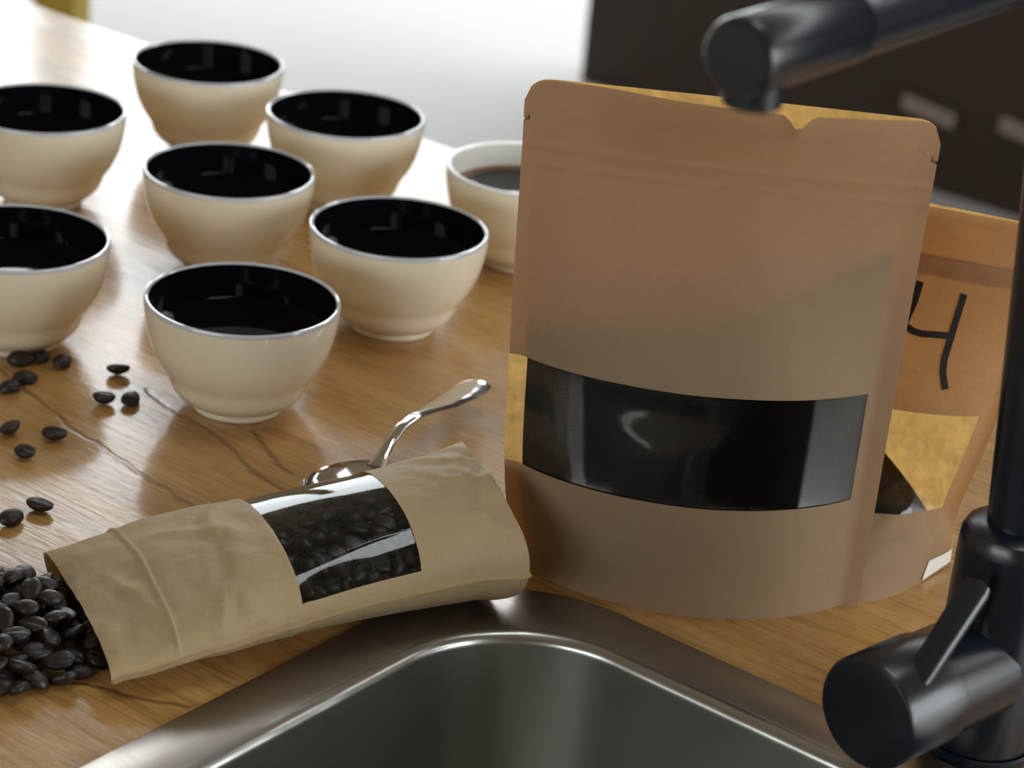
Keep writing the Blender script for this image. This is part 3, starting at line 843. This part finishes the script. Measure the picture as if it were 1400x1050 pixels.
# ------------------------------------------------------------------ coffee beans
def bean_mesh(name, lx, ly, lz, seed):
    bm = bmesh.new()
    bmesh.ops.create_uvsphere(bm, u_segments=18, v_segments=12, radius=1.0)
    for v in bm.verts:
        x, y, z = v.co
        # poles along x
        x, y, z = z, x, y
        k = 1 + 0.05 * nz(x * 1.3 + seed, y * 1.3, z * 1.3)
        if z < 0:
            z *= 0.42
            g = math.exp(-((y - 0.06 * math.sin(3 * x)) / 0.16) ** 2)
            z += 0.30 * g * (1 - abs(x)) ** 0.3
        v.co = (x * lx * k, y * ly * k * (1 - 0.08 * x), z * lz * k)
    bmesh.ops.recalc_face_normals(bm, faces=bm.faces)
    me = bpy.data.meshes.new(name); bm.to_mesh(me); bm.free()
    me.polygons.foreach_set('use_smooth', [True] * len(me.polygons)); me.materials.append(M['bean'])
    return me
BM = [bean_mesh('coffee_bean', 0.0064, 0.0046, 0.0040, 1), bean_mesh('coffee_bean', 0.0058, 0.0047, 0.0042, 5), bean_mesh('coffee_bean', 0.0069, 0.0046, 0.0039, 9)]
def place_bean(p, q, label, group, k=0, sc=1.0):
    o = bpy.data.objects.new('coffee_bean', BM[k % 3]); COL.objects.link(o)
    o.rotation_mode = 'QUATERNION'; o.rotation_quaternion = q; o.scale = (sc, sc, sc); o.location = p
    return tag(o, label, 'coffee bean', group)
def bean_low(k, q, sc):
    R = q.to_matrix()
    return min((R @ v.co).z for v in BM[k % 3].vertices) * sc
random.seed(21)
def yawq(deg, roll=0, pitch=0):
    from mathutils import Euler
    return Euler((math.radians(roll), math.radians(pitch), math.radians(deg))).to_quaternion()
loose = [  # x, y, yaw, roll, label
    (-0.2069, 1.1640, 15, 150, 'lone tilted coffee bean left of the frontmost bowl, farthest of a group of three'),
    (-0.2070, 1.1265, 0, 170, 'coffee bean with a mirrored reflection, left of the pair beside the frontmost bowl'),
    (-0.1940, 1.1300, 80, 10, 'round looking coffee bean closest to the frontmost bowl'),
    (-0.2370, 1.1670, 70, 20, 'coffee bean below the front left bowl, rightmost of the cluster at its foot'),
    (-0.2492, 1.1710, 60, 0, 'coffee bean touching the foot of the front left bowl'),
    (-0.2585, 1.1640, 10, 30, 'dark coffee bean in the shade under the front left bowl'),
    (-0.2515, 1.1430, 5, 10, 'coffee bean just in front of the cluster under the left bowl'),
    (-0.2562, 1.1300, 30, 0, 'coffee bean at the left edge below the cluster under the bowl'),
    (-0.2450, 1.0810, 75, 165, 'upright coffee bean left of the long crack, showing its slit'),
    (-0.2225, 1.0790, 3, 190, 'coffee bean with slit side up, right of the upright one'),
    (-0.2318, 1.0560, -25, 185, 'coffee bean with slit side up, nearest of three left of the crack'),
    (-0.2130, 1.0030, -20, 175, 'coffee bean with slit side up beside the mouth of the lying pouch'),
    (-0.2230, 0.9880, 50, 20, 'round coffee bean between the lying pouch and the left edge'),
    (-0.2380, 0.9830, 20, 160, 'coffee bean at the left edge, farther of two above the pile'),
    (-0.2350, 0.9650, -30, 10, 'coffee bean at the left edge, nearer of two above the pile')]
for k, (x, y, yw, rl, lab) in enumerate(loose):
    q = yawq(yw, rl); sc = 0.98 + 0.08 * random.random() 
    place_bean((x, y, 0.0004 - bean_low(k, q, sc)), q, lab, 'loose coffee beans on the counter', k, sc)
# the pile at the mouth of the lying pouch
pile = []
def in_bag(x, y, z):
    d = Vector((x - LP.x, y - LP.y)); ca, sa = math.cos(LANG), math.sin(LANG)
    return d.x * ca + d.y * sa, -d.x * sa + d.y * ca
tries = 0
while len(pile) < 150 and tries < 9000:
    tries += 1
    x = random.uniform(-0.232, -0.150); y = random.uniform(0.828, 0.940)
    l, wv = in_bag(x, y, 0)
    if l > 0.012: continue
    if l > -0.008 and abs(wv) > 0.036: continue
    dx, dy = (x + 0.208) / 0.054, (y - 0.884) / 0.050
    r2 = dx * dx + dy * dy
    if r2 > 1: continue
    rr = 0.0046
    z = rr
    for (px, py, pz) in pile:
        d2 = (px - x) ** 2 + (py - y) ** 2
        if d2 < (1.85 * rr) ** 2: z = max(z, pz + 0.80 * math.sqrt((1.95 * rr) ** 2 - d2))
    lim = 0.0042 + 0.0175 * (1 - r2)
    if l > -0.006: lim = min(lim, 0.009)
    if z > lim: continue
    pile.append((x, y, z))
for k, (x, y, z) in enumerate(pile):
    flat = z < 0.005
    q = yawq(random.uniform(0, 360), random.choice((0, 180)) + random.uniform(-35, 35), random.uniform(-22, 22))
    sc = random.uniform(0.92, 1.06)
    zz = max(z, 0.0004 - bean_low(k, q, sc))
    if flat: zz = 0.0004 - bean_low(k, q, sc)
    place_bean((x, y, zz), q, 'dark roasted coffee bean in the pile spilled at the open pouch mouth', 'beans in the spilled pile', k, sc)
# beans pressed against the window of the lying pouch
ML = Matrix.Translation(LP) @ Matrix.Rotation(LANG, 4, 'Z')
inb = []
tries = 0
while len(inb) < 135 and tries < 14000:
    tries += 1
    l = random.uniform(WL0 - 0.006, WL1 + 0.006); t = random.uniform(math.radians(8), math.radians(168))
    p = lpoint(l, t, (-0.0066 if len(inb) < 85 else -0.0125) - random.random() * 0.002, 0)
    if any((p - q).length < 0.0067 for q in inb): continue
    inb.append(p)
    a, b = lcross(l)
    nrm = Vector((0, -math.cos(t) / a, math.sin(t) / b)).normalized()
    q = nrm.to_track_quat('Z', 'X') @ yawq(random.uniform(0, 360), random.choice((0, 180)) + random.uniform(-20, 20))
    q = ML.to_quaternion() @ q
    place_bean(ML @ p, q, 'coffee bean seen through the clear window of the lying pouch', 'beans inside the lying pouch', len(inb), random.uniform(0.9, 1.05))

# ------------------------------------------------------------------ spoon
spoon = empty('cupping_spoon', (-0.0615, 1.0640, 0.0), 0)
spoon.rotation_euler = (math.radians(-4), 0, math.radians(66))
def build_spoon():
    vs, fs = [], []
    nr, na = 10, 44
    cx = -0.0250
    def rim(t):
        c, s_ = math.cos(t), math.sin(t)
        return Vector((0.0265 * c, 0.0225 * s_ * (1 - 0.08 * c), 0))
    for layer in (0, 1):
        for i in range(nr + 1):
            r = i / nr
            for k in range(na):
                t = 2 * PI * k / na
                p = rim(t) * r
                z = -0.0105 + 0.0100 * r ** 2.3 + 0.0014 * max(0, math.cos(t)) * r ** 2
                if layer == 1: z += 0.0009
                vs.append(Vector((cx + p.x, p.y, z)))
    st = (nr + 1) * na
    for layer in (0, 1):
        for i in range(nr):
            for k in range(na):
                k2 = (k + 1) % na; o = layer * st + i * na
                f = (o + k, o + k2, o + na + k2, o + na + k)
                fs.append(f if layer else f[::-1])
    for k in range(na):
        k2 = (k + 1) % na
        fs.append((nr * na + k, nr * na + k2, st + nr * na + k2, st + nr * na + k))
    mesh_obj('bowl', vs, fs, M['spoon'], spoon)
    prof = [(-0.002, 0.0002, 0.0048, 0.0012), (0.005, 0.0030, 0.0036, 0.0016), (0.013, 0.0075, 0.0031, 0.0019), (0.024, 0.0115, 0.0032, 0.0018), (0.038, 0.0125, 0.0040, 0.0016), (0.054, 0.0105, 0.0056, 0.0014),
            (0.070, 0.0075, 0.0076, 0.0013), (0.088, 0.0055, 0.0088, 0.0012), (0.101, 0.0050, 0.0092, 0.0012), (0.108, 0.0050, 0.0080, 0.0011), (0.1120, 0.0050, 0.0052, 0.0009), (0.1132, 0.0050, 0.0015, 0.0005)]
    fine = []
    for (p, q) in zip(prof, prof[1:]):
        for k in range(4):
            t = k / 4; fine.append(tuple(p[i] + (q[i] - p[i]) * t for i in range(4)))
    fine.append(prof[-1])
    pts = [Vector((d, 0, z)) for d, z, wv, th in fine]; rad = [(wv, th) for d, z, wv, th in fine]
    sweep('handle', pts, rad, M['spoon'], spoon, 24)
    R = spoon.rotation_euler.to_matrix()
    spoon.location.z = 0.0003 - min((R @ v.co).z for ch in spoon.children for v in ch.data.vertices)
build_spoon()
tag(spoon, 'shiny steel spoon lying behind the lying pouch', 'spoon')

# ------------------------------------------------------------------ faucet
FB = ab(-0.347, 0.836, 0)
fa = empty('kitchen_faucet', FB)
def build_faucet():
    m = M['faucet']
    def part(o, loc=(0, 0, 0)): return o
    lathe('base_flange', [(0.0, 0.0), (0.0240, 0.0), (0.0245, 0.001), (0.0245, 0.004), (0.0235, 0.005)], m, fa, 64)
    lathe('body', [(0.0225, 0.005), (0.0225, 0.094), (0.0222, 0.098), (0.0205, 0.1015), (0.0165, 0.1035), (0.0128, 0.1038)], m, fa, 64)
    top = Vector((-0.016, 0, 0.318))
    tip = Vector((0.0550, 0.6850, 0.3380)) - FB
    elbow = Vector((top.x, top.y, tip.z))
    c0_ = Vector((0, 0, 0.103)); k = (tip - elbow).normalized()
    pts = [c0_ + (top - c0_) * (i / 8) for i in range(8)] + bez(top - Vector((0, 0, 0.01)), elbow, elbow + k * 0.03, 10)
    far = tip - k * 0.062
    pts2 = [pts[-1] + (far - pts[-1]) * (i / 6) for i in range(1, 7)]
    rad = [0.0128] * (len(pts) - 4) + [0.0126, 0.0124, 0.0122, 0.0120] + [0.0120] * len(pts2)
    sweep('spout', pts + pts2, rad, m, fa, 48)
    d0 = far + k * 0.0006
    fa_tip = sweep('spout_tip', [far - k * 0.001, far, far + k * 0.0012, tip - k * 0.003, tip - k * 0.001, tip], [0.0114, 0.0118, 0.0125, 0.0125, 0.0118, 0.0105], m, fa, 48)
    ac = tip - k * 0.0125
    sweep('aerator', [ac + Vector((0, 0, -0.006)), ac + Vector((0, 0, -0.0155)), ac + Vector((0, 0, -0.0165))], [0.0092, 0.0092, 0.0082], m, fa_tip, 40)
    hd = Vector((-0.72, -0.69, 0)).normalized(); z0 = 0.0410
    h0 = Vector((0, 0, z0))
    sweep('handle_barrel', [h0 + hd * 0.010, h0 + hd * 0.0445, h0 + hd * 0.0450], [0.0222, 0.0222, 0.0215], m, fa, 64)
    fa_cap = sweep('handle_cap', [h0 + hd * 0.0455, h0 + hd * 0.0462, h0 + hd * 0.0780, h0 + hd * 0.0798, h0 + hd * 0.0802], [0.0215, 0.0236, 0.0236, 0.0226, 0.0215], m, fa, 64)
    l0 = Vector((-0.0405, -0.0540, 0.0560))
    l1 = Vector((-0.0170, -0.0285, 0.0905))
    dl = (l1 - l0)
    sweep('lever', [l0, l0 + dl * 0.1, l0 + dl * 0.9, l0 + dl * 0.97, l1], [(0.0056, 0.0042), (0.0058, 0.0044), (0.0066, 0.0046), (0.0056, 0.0040), (0.0024, 0.0018)], m, fa_cap, 32)
build_faucet()
tag(fa, 'matt blue-black kitchen tap with side lever and long spout', 'tap')
